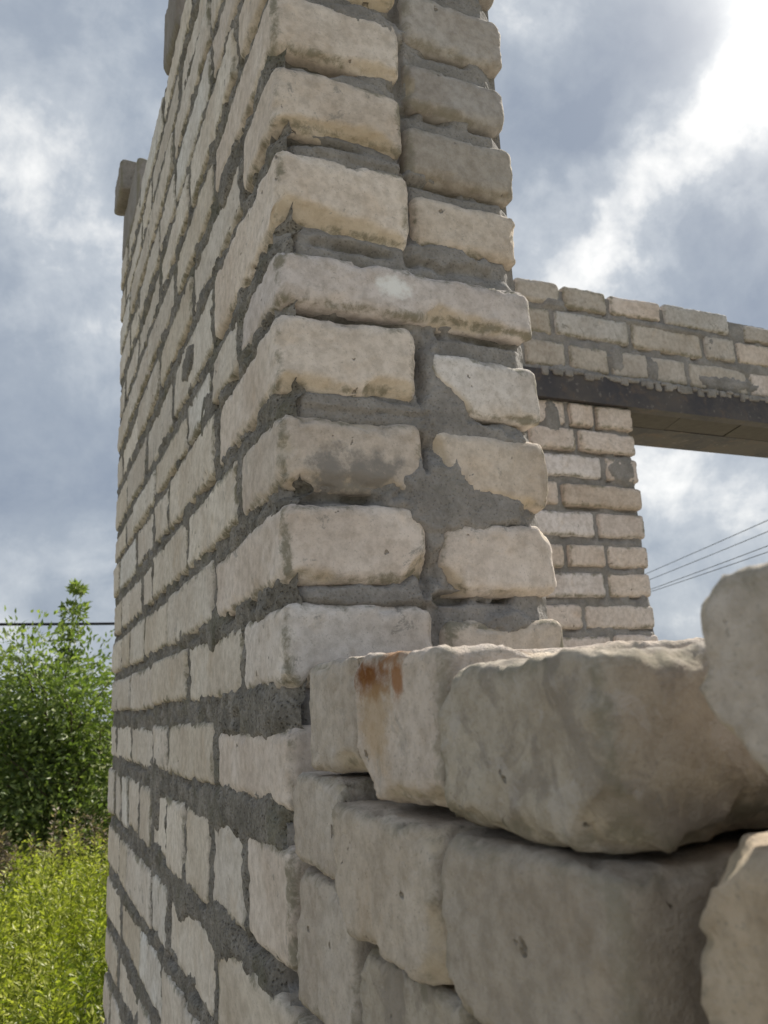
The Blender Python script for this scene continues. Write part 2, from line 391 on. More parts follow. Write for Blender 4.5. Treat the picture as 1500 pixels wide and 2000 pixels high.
gx = np.sign(np.linspace(-1, 1, gn)) * np.abs(np.linspace(-1, 1, gn)) ** 2.6 * 900
GX, GY = np.meshgrid(gx, gx, indexing='ij')
gp = np.stack([GX.ravel(), GY.ravel(), np.zeros(GX.size)], 1)
rad = np.hypot(gp[:, 0], gp[:, 1])
gh = GZ + np.clip((rad - 4) / 20, 0, 1) * fbm(gp * 0.12, 3, 3) * 0.25 + fbm(gp * 1.1, 4, 2) * 0.01 - 0.012
gi = np.arange(gn * gn).reshape(gn, gn)
link('ground', mesh_np('ground', np.column_stack([gp[:, :2], gh]), np.stack([gi[:-1, :-1], gi[1:, :-1], gi[1:, 1:], gi[:-1, 1:]], -1).reshape(-1, 4)), None, mat_ground(), kind='structure')

# ------------------------------------------------------------------ main wall
L = 1.311; WT = 0.262; TOP = 1.150; JW = 0.012
rs = random.Random(11)
# course: z bottom, z top, joints along the outer face, jamb type ('pair' or 'stretcher'), right wythe z
courses = [
    (0.016, 0.081, [0.149, 0.42, 0.70, 0.98, 1.19], 'pair', (0.004, 0.069)),
    (0.098, 0.165, [0.267, 0.566, 0.80, 1.009, 1.141], 'pair', (0.090, 0.155)),
    (0.180, 0.246, [0.151, 0.418, 0.722, 0.848, 1.16], 'pair', (0.170, 0.240)),
    (0.263, 0.332, [0.255, 0.571, 0.71, 0.935, 1.20], 'pair', (0.254, 0.314)),
    (0.342, 0.394, [0.148, 0.278, 0.429, 0.70, 0.98, 1.10], 'stretcher', None),
    (0.418, 0.496, [0.27, 0.55, 0.83, 1.10], 'pair', (0.428, 0.486)),
    (0.516, 0.584, [0.132, 0.405, 0.68, 0.95, 1.22], 'pair', (0.502, 0.563)),
    (0.602, 0.668, [0.265, 0.54, 0.82, 1.10], 'pair', (0.583, 0.637)),
]
z = 0.686; k = 0
while z < TOP - 0.05:
    js = [[0.14, 0.41, 0.69, 0.97, 1.18], [0.27, 0.55, 0.70, 0.97, 1.11], [0.145, 0.28, 0.56, 0.84, 1.12], [0.26, 0.53, 0.81, 0.95, 1.22]][k % 4]
    hh = 0.066 + rs.uniform(-0.003, 0.003)
    courses.append((z, z + hh, [j + rs.uniform(-0.012, 0.012) for j in js], 'pair' if k % 5 != 3 else 'stretcher', (z - 0.026 + rs.uniform(0, 0.008), z + hh - 0.026)))
    z += 0.0845 + rs.uniform(-0.0015, 0.0015); k += 1
TOP = courses[-1][1]
low = [(-0.075, -0.010, [0.269, 0.556, 0.706, 0.969, 1.207]), (-0.187, -0.100, [0.146, 0.288, 0.429, 0.565, 0.712, 0.841, 0.988, 1.098, 1.21]),
       (-0.292, -0.212, [0.269, 0.557, 0.695, 0.974, 1.11]), (-0.388, -0.312, [0.15, 0.44, 0.59, 0.804, 1.07])]
for zb, zt, js in low: courses.append((zb, zt, js, 'pair', (zb, zt)))
z = -0.408; k = 0
while z - 0.068 > GZ + 0.02:
    js = [[0.27, 0.55, 0.83, 1.10], [0.14, 0.41, 0.69, 0.97, 1.18], [0.26, 0.40, 0.67, 0.95, 1.21]][k % 3]
    courses.append((z - 0.068, z, [j + rs.uniform(-0.012, 0.012) for j in js], 'pair', (z - 0.068, z)))
    z -= 0.088; k += 1

wall = link('brick_wall', None, label='tall white sand-lime brick wall with its broad jamb beside the stacked loose bricks', cat='wall')
wall.location = (0.13, 0.6, GZ)
wall.empty_display_size = 0.2
bpy.context.view_layer.update()
WINV = wall.matrix_basis.inverted()
def wchild(name, me, parent, loc=(0, 0, 0), rot=(0, 0, 0), scale=(1, 1, 1), kind=None, base=None):
    """link a mesh given in world space under an Empty"""
    o = link(name, me, parent, kind=kind)
    o.location = Vector(loc) - parent.location
    o.rotation_euler = rot; o.scale = scale
    return o
# pools of shared brick meshes
def pool(n, dims, res, mat, seed, rr=0.008):
    out = []
    for i in range(n):
        out.append(brick_mesh('brick', dims, mat, res=res, seed=seed + i, r0=rr * rs.uniform(0.6, 1.0), chips=rand_chips(rs, rs.randrange(0, 4), 0.008)))
    return out
face_rects = []; jamb_rects = []
LONG = pool(9, (0.125, 0.255, 0.066), 0.0065, M_FACE, 100)      # stretcher of the outer face (length along Y)
SHRT = pool(9, (0.125, 0.130, 0.066), 0.0065, M_FACE, 140)      # header end
def place(me, dims, x0, x1, y0, y1, z0, z1, parent, tilt=0.5, flips=True):
    r = (math.radians(rs.gauss(0, tilt)), math.radians(rs.gauss(0, tilt * 0.6)), math.radians(rs.gauss(0, tilt * 0.6)))
    s = [(x1 - x0) / dims[0], (y1 - y0) / dims[1], (z1 - z0) / dims[2]]
    if flips and rs.random() < 0.5: r = (r[0] + math.pi, r[1], r[2])
    return wchild('brick', me, parent, ((x0 + x1) / 2, (y0 + y1) / 2, (z0 + z1) / 2), r, s)
inner = []       # unseen inner wythe, joined
sd = 300
for ci, (zb, zt, js, typ, rw) in enumerate(courses):
    upper = zb > 0.40
    ends = [0.0] + list(js) + [L + JW]
    for bi in range(len(ends) - 1):
        y0, y1 = ends[bi], ends[bi + 1] - JW
        if y1 - y0 < 0.05: continue
        dx = rs.gauss(0, 0.0018); z0 = zb + rs.uniform(-0.002, 0.002); z1 = zt + rs.uniform(-0.003, 0.002)
        if bi > 0 and zb > -0.4: z0 += rs.uniform(-0.003, 0.002)
        face_rects.append((y0, y1, z0, z1))
        if bi == 0:
            x1 = 0.132 if typ == 'pair' else 0.261
            dims = (x1, y1 - y0, z1 - z0)
            sd += 1
            ch = rand_chips(rs, 1 + rs.randrange(3), 0.011) + [(rs.uniform(-0.6, 0.6), -1, -1, rs.uniform(0.004, 0.011), rs.uniform(0.03, 0.06))]
            if ci == 1: ch = [(0.93, -1, -0.9, 0.016, 0.018), (1, -1, 1, 0.012, 0.016), (-0.75, -1, -1, 0.008, 0.02), (0.1, -1, -1, 0.003, 0.03)]
            if ci == 3: ch = [(0.75, -1, -1, 0.012, 0.026), (0.0, -1, -1, 0.006, 0.05), (1, -1, 0.4, 0.004, 0.01)]
            if ci == 5: ch = [(0.0, -1, -1, 0.016, 0.07), (-0.7, -1, -1, 0.012, 0.03), (-1, -1, 1, 0.010, 0.02)]
            z0 -= 0.003; z1 += 0.003
            if zb > -0.2:
                me = brick_mesh('brick', dims, M_SPOT if ci == 4 else M_SMEAR if ci == 2 else M_BRICK, res=0.0036, seed=sd, r0=0.0120, wob=0.0014, chips=ch)
                o = wchild('brick', me, wall, (x1 / 2, (y0 + y1) / 2 - 0.0 + rs.uniform(-0.002, 0.002), (z0 + z1) / 2), (math.radians(rs.gauss(0, 0.5)), math.radians(rs.gauss(0, 0.7)), math.radians(rs.gauss(0, 0.6))))
            else:
                place(SHRT[rs.randrange(9)], (0.125, 0.130, 0.066), 0, x1, y0, y1, z0, z1, wall)
            jamb_rects.append((0.0, x1, z0, z1))
            continue
        near = y0 < 0.5 and -0.32 < zb < 0.75
        if near:
            sd += 1
            me = brick_mesh('brick', (0.125, y1 - y0, z1 - z0), M_FACE, res=0.0048, seed=sd, r0=0.0060, wob=0.0010, chips=rand_chips(rs, rs.randrange(1, 4), 0.006))
            wchild('brick', me, wall, (0.0625 + dx, (y0 + y1) / 2, (z0 + z1) / 2), (math.radians(rs.gauss(0, 0.7)), math.radians(rs.gauss(0, 0.4)), math.radians(rs.gauss(0, 0.4))))
        elif y1 - y0 > 0.19: place(LONG[rs.randrange(9)], (0.125, 0.255, 0.066), dx, dx + 0.125, y0, y1, z0, z1, wall)
        else: place(SHRT[rs.randrange(9)], (0.125, 0.130, 0.066), dx, dx + 0.125, y0, y1, z0, z1, wall)
    # right-hand wythe of the jamb
    if typ == 'pair':
        z0, z1 = rw
        xl = 0.140 + rs.uniform(-0.002, 0.005); xr = 0.260 + rs.uniform(-0.002, 0.004); back = 0.010 if upper else 0.0
        sd += 1
        if zb > -0.02:
            chp = rand_chips(rs, 4, 0.012)
            if ci == 1: chp = [(-1, -1, -1, 0.020, 0.020), (-1, -1, 1, 0.010, 0.012), (1, -1, 1, 0.014, 0.016), (0.2, -1, -1, 0.006, 0.02)]
            if ci == 2: chp = [(-1, -1, -0.3, 0.012, 0.03), (-1, -1, -1, 0.030, 0.045), (1, -1, -1, 0.010, 0.02), (0.1, -1, -1, 0.008, 0.03)]
            if ci == 3: chp = [(-1, -1, -1, 0.029, 0.045), (1, -1, 1, 0.008, 0.02), (-1, -1, 1, 0.006, 0.01)]
            me = brick_mesh('brick', (xr - xl, 0.25, z1 - z0), M_FILM if zb > 0.5 else M_BRICK, res=0.0040, seed=sd, r0=0.0120, wob=0.0015, chips=chp)
            wchild('brick', me, wall, ((xl + xr) / 2, 0.125 + back, (z0 + z1) / 2), (0, math.radians(rs.gauss(0.5, 0.8)), math.radians(rs.gauss(0, 0.8))))
        else:
            place(LONG[rs.randrange(9)], (0.125, 0.255, 0.066), xl, xr, 0, 0.25, z0, z1, wall)
        jamb_rects.append((xl, xr, z0, z1))
    # inner wythe bricks
    yy = 0.262 if typ == 'pair' else 0.15
    while yy < 0.97:
        y1 = min(yy + 0.25, 0.985)
        if y1 - yy > 0.04: inner.append(brick_data((0.12, y1 - yy, zt - zb), res=0.03, seed=int(yy * 100) + ci, r0=0.006)[:2]); inner[-1] = (inner[-1][0] + np.array((0.201, (yy + y1) / 2, (zb + zt) / 2)), inner[-1][1])
        yy = y1 + 0.012
Vi, Fi = joinm(inner)
o = wchild('inner_bricks', mesh_np('inner_bricks', Vi, Fi), wall, kind='stuff'); o.data.materials.append(M_FAR)
# bricks of the unfinished courses above
M_DARKB = mat_brick('weathered_grey_brick', tint=(0.45, 0.45, 0.46), film=1.2)
DARKB = brick_mesh('brick', (0.125, 0.255, 0.066), M_DARKB, res=0.006, seed=77, r0=0.010, chips=rand_chips(rs, 3, 0.01))
for (y0, y1, x0, z0, z1) in [(1.06, 1.312, 0.0, TOP + 0.001, 1.226), (1.19, 1.316, -0.022, 1.227, 1.305), (0.52, 0.64, -0.005, TOP + 0.001, 1.215)]:
    place(DARKB, (0.125, 0.255, 0.066), x0, x0 + 0.125, y0, y1, z0, z1, wall)

# mortar of the outer face, of the jamb and of the inner face, and the core
zlo, zhi = GZ - 0.01, TOP - 0.006
def toP(a, b, h): return np.stack([-h, a, b], 1)
def toJ(a, b, h): return np.stack([a, -h, b], 1)
sheets = [
    mortar_sheet(0.004, L - 0.004, -0.62, zhi, 0.0030, face_rects, toP, 5, base=-0.0018, amp=0.0031, cut=0.012, rag=1.5, corner=(0.0, L),
             blobs=[(0.10, 0.000, 0.10, 0.018, 0.002), (0.12, -0.088, 0.13, 0.016, 0.0005), (0.30, -0.092, 0.10, 0.018, 0.001), (0.24, -0.20, 0.05, 0.024, 0.002), (0.45, -0.20, 0.06, 0.03, 0.002), (0.27, 0.09, 0.03, 0.02, 0.001),
                    (0.30, 0.34, 0.035, 0.03, 0.001), (0.42, 0.25, 0.03, 0.02, 0.001), (0.66, -0.10, 0.02, 0.05, 0.002), (0.20, 0.59, 0.03, 0.02, 0.001), (0.42, 0.46, 0.04, 0.02, 0.001), (0.46, 0.10, 0.05, 0.012, 0.0015)],
             pits=[(0.16, -0.005, 0.02, 0.012, 0.006), (0.03, -0.20, 0.035, 0.016, 0.016), (0.012, -0.09, 0.018, 0.012, 0.02)]),
    mortar_sheet(0.004, L - 0.004, zlo, -0.615, 0.012, face_rects, toP, 6, corner=(0.0, L)),
]
Vm, Fm = joinm([(v_, f_[:, ::-1]) for v_, f_ in sheets])
o = wchild('mortar', mesh_np('mortar', Vm, Fm), wall); o.data.materials.append(M_MORT_F)
def jb(px, py, ra, rb, ht):
    q = onY(px, py, 0.0); return (q[0], q[2], ra, rb, ht)
jblobs = [jb(880, 800, 0.022, 0.026, -0.002), jb(930, 845, 0.045, 0.010, -0.002), jb(862, 760, 0.010, 0.04, -0.003), jb(860, 965, 0.030, 0.030, 0.0015), jb(945, 990, 0.042, 0.017, 0.0), jb(910, 930, 0.022, 0.026, 0.0005), jb(850, 1035, 0.012, 0.018, -0.002),
          jb(870, 485, 0.045, 0.010, -0.010), jb(1000, 1212, 0.018, 0.010, 0.0002), jb(820, 1155, 0.03, 0.010, -0.005), jb(700, 1160, 0.09, 0.007, -0.004),
          jb(680, 780, 0.09, 0.006, -0.006), jb(700, 160, 0.03, 0.007, -0.003), jb(710, 300, 0.05, 0.005, -0.006), jb(710, 30, 0.03, 0.012, -0.001)]
jpits = [jb(892, 1166, 0.020, 0.0065, 0.022), jb(836, 1110, 0.006, 0.03, 0.010), jb(798, 330, 0.005, 0.08, 0.010), jb(832, 880, 0.004, 0.02, 0.012), jb(842, 1240, 0.006, 0.03, 0.012), jb(826, 730, 0.004, 0.03, 0.008), jb(850, 188, 0.03, 0.01, 0.012)]
Vj, Fj = mortar_sheet(0.004, 0.260, -0.5, zhi, 0.0020, jamb_rects, toJ, 9, base=-0.0105, amp=0.0036, cut=0.016, zones=[(0.127, 0.144, -1, 0.335, -0.007), (0.127, 0.144, 0.40, 2, -0.007), (0.126, 0.30, 0.40, 0.80, -0.007), (0.126, 0.30, 0.80, 2.0, -0.012)], blobs=jblobs, pits=jpits, corner=(0.0, 0.262))
o = wchild('mortar', mesh_np('mortar', Vj, Fj), wall); o.data.materials.append(M_MORT)
cv, cf = joinm([box_np(0.032, 0.235, 0.035, L - 0.03, GZ - 0.02, TOP - 0.012), box_np(0.05, 0.252, 0.25, 0.99, GZ - 0.02, TOP - 0.014)])
o = wchild('mortar_core', mesh_np('mortar_core', cv, cf, False), wall); o.data.materials.append(M_MORT)
bc, bf = box_np(0.01, 0.25, 0.012, 0.04, GZ - 0.02, -0.49)
o = wchild('mortar_core', mesh_np('mortar_core', bc, bf, False), wall); o.data.materials.append(M_MORT)

# ------------------------------------------------------------------ cross wall with the steel lintel
YF = 0.983; XO = 1.253; FT = 0.25; XR = 2.30; XE = 2.80
far = link('brick_cross_wall', None, label='low white brick cross wall with a dark steel lintel over its doorway', cat='wall')
far.location = (1.2, YF + 0.12, GZ)
FL = pool(8, (0.255, 0.12, 0.060), 0.0065, M_FAR, 500, 0.011)
FS = pool(8, (0.125, 0.12, 0.060), 0.0065, M_FAR, 540, 0.011)
M_FARG = mat_brick('greyed_cross_wall_brick', tint=(0.80, 0.79, 0.78), film=1.25)
FLG = pool(6, (0.255, 0.12, 0.060), 0.0065, M_FARG, 560, 0.012)
FSG = pool(6, (0.125, 0.12, 0.060), 0.0065, M_FARG, 580, 0.012)
far_rects = []; far_hidden = []
def far_course(zb, zt, xs, dark=()):
    for i in range(len(xs) - 1):
        x0, x1 = xs[i] + 0.006, xs[i + 1] - 0.006
        if x1 - x0 < 0.03: continue
        dy = rs.gauss(0, 0.0025); a, b = zb + rs.uniform(-0.003, 0.002), zt + rs.uniform(-0.002, 0.003)
        far_rects.append((x0, x1, a, b))
        if a < -0.45 or x1 < 0.55:
            p, q = brick_data((x1 - x0, 0.12, b - a), res=0.03, seed=int(x0 * 99) + int(a * 997) % 91, r0=0.006)[:2]
            far_hidden.append((p + np.array(((x0 + x1) / 2, YF + dy + 0.06, (a + b) / 2)), q)); continue
        grey = zb > 0.73 and rs.random() < 0.75
        me, dm = ((FLG if grey else FL)[rs.randrange(6)], (0.255, 0.12, 0.060)) if x1 - x0 > 0.18 else ((FSG if grey else FS)[rs.randrange(6)], (0.125, 0.12, 0.060))
        place(me, dm, x0, x1, YF + dy, YF + dy + 0.12, a, b, far, 0.7)
    # back wythe
    x = xs[0]
    while x < xs[-1] - 0.05:
        x1 = min(x + 0.25, xs[-1]); p, q = brick_data((x1 - x - 0.012, 0.118, zt - zb), res=0.03, seed=int(x * 50) + int((zb + 2) * 40), r0=0.006)[:2]
        far_hidden.append((p + np.array(((x + x1) / 2, YF + 0.191, (zb + zt) / 2)), q)); x = x1
X0 = 0.266
pier = [(0.664, 0.722, [X0, 0.39, 0.65, 0.91, 1.045, 1.128, XO]), (0.597, 0.652, [X0, 0.52, 0.79, 0.92, 1.066, XO]), (0.527, 0.585, [X0, 0.38, 0.64, 0.88, 1.14, XO]), (0.452, 0.508, [X0, 0.52, 0.77, 1.000, XO]),
        (0.378, 0.437, [X0, 0.36, 0.62, 0.86, 1.097, XO]), (0.303, 0.358, [X0, 0.50, 0.75, 1.000, 1.117, XO]), (0.229, 0.286, [X0, 0.38, 0.63, 0.87, 1.108, XO]), (0.152, 0.211, [X0, 0.52, 0.78, 1.033, XO])]
for a, b, xs in pier:
    far_course(a, b, xs); far_course(a, b, [XR, XR + 0.25, XE])
z = 0.136; k = 0
while z - 0.058 > GZ:
    far_course(z - 0.058, z, [[X0, 0.38, 0.63, 0.87, 1.11, XO], [X0, 0.50, 0.75, 1.00, XO]][k % 2]); far_course(z - 0.058, z, [XR, XR + (0.12 if k % 2 else 0.25), XE]); z -= 0.075; k += 1
far_course(0.812, 0.884, [X0, 0.38, 0.65, 0.93, 1.064, 1.197, 1.333, 1.466, 1.694, 1.83, 2.08, 2.33, 2.58, XE])
far_course(0.745, 0.806, [X0, 0.52, 0.78, 0.96, 1.10, 1.36, 1.62, 1.88, 2.14, 2.40, 2.66, XE])
far_course(0.906, 0.976, [X0, 0.50, 0.76, 1.031, 1.278, 1.538, 1.66, 1.92, 2.18, 2.44, 2.70, XE])
far_course(0.990, 1.050, [X0, 0.38, 0.64, 0.92, 1.066, 1.216, 1.402, 1.648])
far_course(0.984, 1.030, [1.70, 1.83, 2.08, 2.33, 2.58, XE])
Vh, Fh = joinm(far_hidden)
o = wchild('hidden_bricks', mesh_np('hidden_bricks', Vh, Fh), far, kind='stuff'); o.data.materials.append(M_FAR)
def toF(a, b, h): return np.stack([a, YF - h, b], 1)
def fb(px, py, ra, rb, ht):
    q = onY(px, py, YF); return (q[0], q[2], ra, rb, ht)
fbl = [fb(1080, 820, 0.022, 0.04, 0.002), fb(1150, 690, 0.05, 0.025, 0.002), fb(1205, 700, 0.02, 0.03, 0.002), fb(1275, 720, 0.018, 0.03, 0.003), fb(1420, 750, 0.09, 0.018, 0.002), fb(1130, 730, 0.10, 0.015, 0.003), fb(1260, 750, 0.10, 0.014, 0.003), fb(1215, 918, 0.05, 0.026, 0.0015),
       fb(1080, 590, 0.03, 0.014, 0.002), fb(1310, 640, 0.16, 0.009, 0.001), fb(1390, 675, 0.015, 0.03, 0.001), fb(1340, 770, 0.1, 0.014, 0.003), fb(1460, 785, 0.09, 0.014, 0.003)]
sh = [mortar_sheet(0.80, XO - 0.004, -0.45, 0.735, 0.0045, far_rects, toF, 15, blobs=fbl, corner=(XO,), amp=0.0046, base=-0.0085, cut=0.010),
      mortar_sheet(0.80, XE, 0.735, 1.035, 0.0045, far_rects, toF, 16, blobs=fbl, amp=0.0046, base=-0.0070, cut=0.009),
      mortar_sheet(X0, 0.80, GZ, 1.04, 0.02, far_rects, toF, 17), mortar_sheet(0.80, XO - 0.004, GZ, -0.45, 0.02, far_rects, toF, 18), mortar_sheet(XR, XE, GZ, 0.735, 0.02, far_rects, toF, 19)]
Vm, Fm = joinm(sh); o = wchild('mortar', mesh_np('mortar', Vm, Fm), far); o.data.materials.append(M_MORT)
cv, cf = joinm([box_np(X0 - 0.03, XO - 0.012, YF + 0.03, YF + FT - 0.02, GZ - 0.02, 0.738), box_np(XR + 0.01, XE - 0.012, YF + 0.03, YF + FT - 0.02, GZ - 0.02, 0.738), box_np(X0 - 0.03, XE - 0.012, YF + 0.03, YF + FT - 0.02, 0.752, 1.022)])
o = wchild('mortar_core', mesh_np('mortar_core', cv, cf, False), far); o.data.materials.append(M_MORT)
# steel lintel: an angle on the face and a wide flange behind
def mat_steel():
    mt, t, b = new_mat('dark_painted_steel')
    tc = t.node('ShaderNodeTexCoord'); V = tc.outputs['Object']
    n = t.noise(V, 9, 5, 0.65); n2 = t.noise(V, 60, 4, 0.6)
    c = t.mix(t.rng(n, 0.35, 0.65), (0.06, 0.058, 0.066), (0.10, 0.09, 0.085)); c = t.mix(t.rng(t.noise(V, 22, 7, 0.7, 0.5), 0.50, 0.66, 0, 0.85), c, (0.12, 0.095, 0.08)); c = t.mix(t.rng(n2, 0.6, 0.7, 0, 0.5), c, (0.22, 0.20, 0.185))
    t.l.new(c, b.inputs['Base Color']); b.inputs['Roughness'].default_value = 0.6
    return mt
M_STEEL = mat_steel()
def mat_plain0(name, c):
    mt, t, b = new_mat(name); tc = t.node('ShaderNodeTexCoord')
    t.l.new(t.mix(t.noise(tc.outputs['Object'], 40, 5, 0.65), c, tuple(q * 0.55 for q in c)), b.inputs['Base Color']); b.inputs['Roughness'].default_value = 0.9
    return mt
def bevbox(bx):
    return box_np(*bx)
lint = wchild('lintel', mesh_np('lintel', *joinm([box_np(0.86, XR + 0.2, YF - 0.012, YF - 0.004, 0.724, 0.798), box_np(0.86, XR + 0.2, YF - 0.004, YF + 0.022, 0.724, 0.731)]), False), far)
lint.data.materials.append(M_STEEL)
lint2 = wchild('lintel', mesh_np('lintel', *joinm([box_np(0.86, XR + 0.2, YF + 0.125, YF + FT + 0.012, 0.726, 0.733), box_np(0.86, XR + 0.2, YF + FT + 0.004, YF + FT + 0.012, 0.733, 0.80)]), False), far)
lint2.data.materials.append(M_STEEL)
M_BOARD = mat_plain0('weathered_board', (0.13, 0.12, 0.105))
xb = XO - 0.02
for i in range(5):
    wb = 0.21 + 0.013 * (i % 3)
    V_, F_ = box_np(xb, xb + wb - 0.004, YF + 0.023, YF + 0.124, 0.727 + 0.0015 * (i % 2), 0.737)
    sel_ = V_[:, 1] > YF + 0.1; V_[sel_, 0] += 0.03
    o = wchild('soffit_board', mesh_np('soffit_board', V_, F_, False), far); o.data.materials.append(M_BOARD); xb += wb
# mortar droppings that hang over the steel edge
dr = []
for i in range(46):
    x = 0.98 + i * 0.0172 + rs.uniform(-0.006, 0.006); hz = rs.uniform(0.006, 0.026)
    p, q = brick_data((rs.uniform(0.014, 0.03), 0.012, hz), res=0.004, seed=900 + i, r0=0.005, wob=0.003)[:2]
    dr.append((p + np.array((x, YF - 0.011, 0.801 - hz * 0.35)), q))
Vd, Fd = joinm(dr); o = wchild('mortar_drips', mesh_np('mortar_drips', Vd, Fd), far); o.data.materials.append(M_MORT)

# ------------------------------------------------------------------ loose bricks stacked in the doorway
lowz = -0.206
lw = link('low_brick_wall', None, label='low brick wall under the dry stacked bricks in the doorway', cat='wall'); lw.location = (0.13, -0.45, GZ)
z = lowz; k = 0
while z - 0.066 > GZ - 0.03:
    yy = -0.006 - (0.13 if k % 2 else 0.0)
    if k % 2: place(SHRT[k % 9], (0.125, 0.130, 0.066), 0.0, 0.125, -0.125, -0.006, z - 0.066, z, lw)
    while yy > -0.86:
        place(LONG[(k * 3 + int(-yy * 7)) % 9], (0.125, 0.255, 0.066), 0.0, 0.125, yy - 0.25, yy, z - 0.066, z, lw); yy -= 0.262
    z -= 0.084; k += 1
cv, cf = box_np(0.008, 0.245, -0.90, -0.004, GZ - 0.02, lowz - 0.004)
o = wchild('mortar_core', mesh_np('mortar_core', cv, cf, False), lw); o.data.materials.append(M_MORT)

M_RUST = mat_brick('rust_stained_brick', gritty=1.9, tint=(0.93, 0.88, 0.84), film=0.5, grime=0.7,
    rust=[((-0.125, 0.026, 0.027), (0.06, 0.026, 0.014), (0.19, 0.075, 0.022), 1.0), ((-0.125, -0.010, 0.024), (0.05, 0.008, 0.012), (0.30, 0.13, 0.04), 0.85), ((-0.125, 0.022, 0.004), (0.06, 0.024, 0.028), (0.44, 0.31, 0.17), 0.55), ((-0.10, 0.0, 0.038), (0.06, 0.02, 0.010), (0.30, 0.14, 0.05), 0.8)])
G = 'loose bricks stacked in the doorway'
# y far, y near, z bottom, z top, proud, material, label, chips (x,y,z in -1..1; outer face is x=-1, far end y=+1), tilt
loose = [
 (-0.058, -0.148, -0.0400, 0.032, 0.002, M_LOOSE, 'narrow loose brick end on the stack, between the jamb and the rust-stained brick', [(-1, -0.7, -1, 0.010, 0.02), (-1, 1, 1, 0.006, 0.01)], (0, 0, 0)),
 (-0.152, -0.268, -0.0500, 0.028, 0.008, M_RUST, 'loose brick with orange rust stain on top of the dry stack', [(-1, 1, -1, 0.022, 0.02), (-1, 0.9, 1, 0.010, 0.012), (-1, -0.4, -1, 0.008, 0.03), (-0.4, -0.5, 1, 0.006, 0.03), (-1, 1, 0.0, 0.008, 0.03)], (0.8, 0.0, 1.0)),
 (-0.274, -0.392, -0.0510, 0.018, 0.012, M_LOOSE_GREY, 'mortar-smeared grey loose brick lying beside the rust-stained brick', [(-1, 1, 1, 0.014, 0.016), (-1, -1, -1, 0.017, 0.028), (-1, 0.6, -1, 0.008, 0.02), (-1, -1, 0.5, 0.004, 0.015), (-0.6, -1, 1, 0.006, 0.02), (-0.3, -1, -1, 0.010, 0.03)], (0.0, -1.0, 0.0)),
 (-0.427, -0.547, -0.0300, 0.033, 0.003, M_LOOSE, 'rounded pale loose brick at the open end of the top row of the stack', [(-1, 1, -1, 0.018, 0.025), (-1, 1, 1, 0.010, 0.02)], (0, 0, 0)),
 (-0.016, -0.120, -0.1040, -0.0430, 0.004, M_LOOSE, 'pale rounded loose brick of the second row touching the jamb', [(-1, 1, 1, 0.012, 0.02), (-1, 1, -1, 0.010, 0.02), (-1, -0.9, -1, 0.004, 0.02)], (0, 0, 0)),
 (-0.121, -0.257, -0.1260, -0.0560, 0.012, M_LOOSE, 'loose brick with a broken lower corner directly under the rust-stained brick', [(-1, 1, -1, 0.016, 0.02), (-1, -1, -1, 0.014, 0.02), (-1, -1, 1, 0.012, 0.014), (-1, 1, 1, 0.003, 0.01)], (0, 0, 0)),
 (-0.264, -0.392, -0.1320, -0.0565, 0.012, M_LOOSE_DULL, 'grey-brown loose brick directly under the mortar-smeared brick', [(-1, 1, 1, 0.010, 0.014), (-1, 1, -1, 0.014, 0.02), (0.3, -1, 1, 0.01, 0.05)], (0, 0, 0)),
 (-0.413, -0.540, -0.1250, -0.0440, 0.005, M_LOOSE_TAN, 'warm beige rounded loose brick directly under the pale end brick of the top row', [(-1, 1, 1, 0.016, 0.026), (-1, 1, -1, 0.012, 0.02)], (0, 0, 0)),
 (-0.012, -0.126, -0.1980, -0.1080, 0.002, M_LOOSE, 'tall loose brick of the third row touching the jamb', [(-1, 1, 1, 0.012, 0.02), (-1, -1, 1, 0.010, 0.02)], (0, 0, 0)),
 (-0.136, -0.262, -0.2000, -0.1300, 0.002, M_LOOSE_GREY, 'grey loose brick of the third row under the broken-cornered brick', [(-1, 1, 1, 0.012, 0.016)], (0, 0, 0)),
 (-0.272, -0.392, -0.2000, -0.1360, 0.004, M_LOOSE, 'loose brick of the third row under the grey-brown brick', [(-1, 1, 1, 0.008, 0.016)], (0, 0, 0)),
 (-0.412, -0.540, -0.2000, -0.1300, 0.004, M_LOOSE_GREY, 'loose brick of the third row at the open end of the stack', [], (0, 0, 0)),
]
for i, (ya, yb, zb, zt, e, mt, lab, chs, tl) in enumerate(loose):
    dims = (0.25, ya - yb, zt - zb)
    me = brick_mesh('loose_brick', dims, mt, res=0.0034, seed=700 + i, r0=0.0070, wob=0.0012, rough=0.0012 if mt is M_LOOSE_GREY else 0.0008, chips=chs + rand_chips(rs, 3, 0.008))
    o = link('loose_brick', me, None, None, lab, 'brick', G)
    o.location = (-e + 0.125, (ya + yb) / 2, (zb + zt) / 2); o.rotation_euler = tuple(math.radians(a) for a in tl)

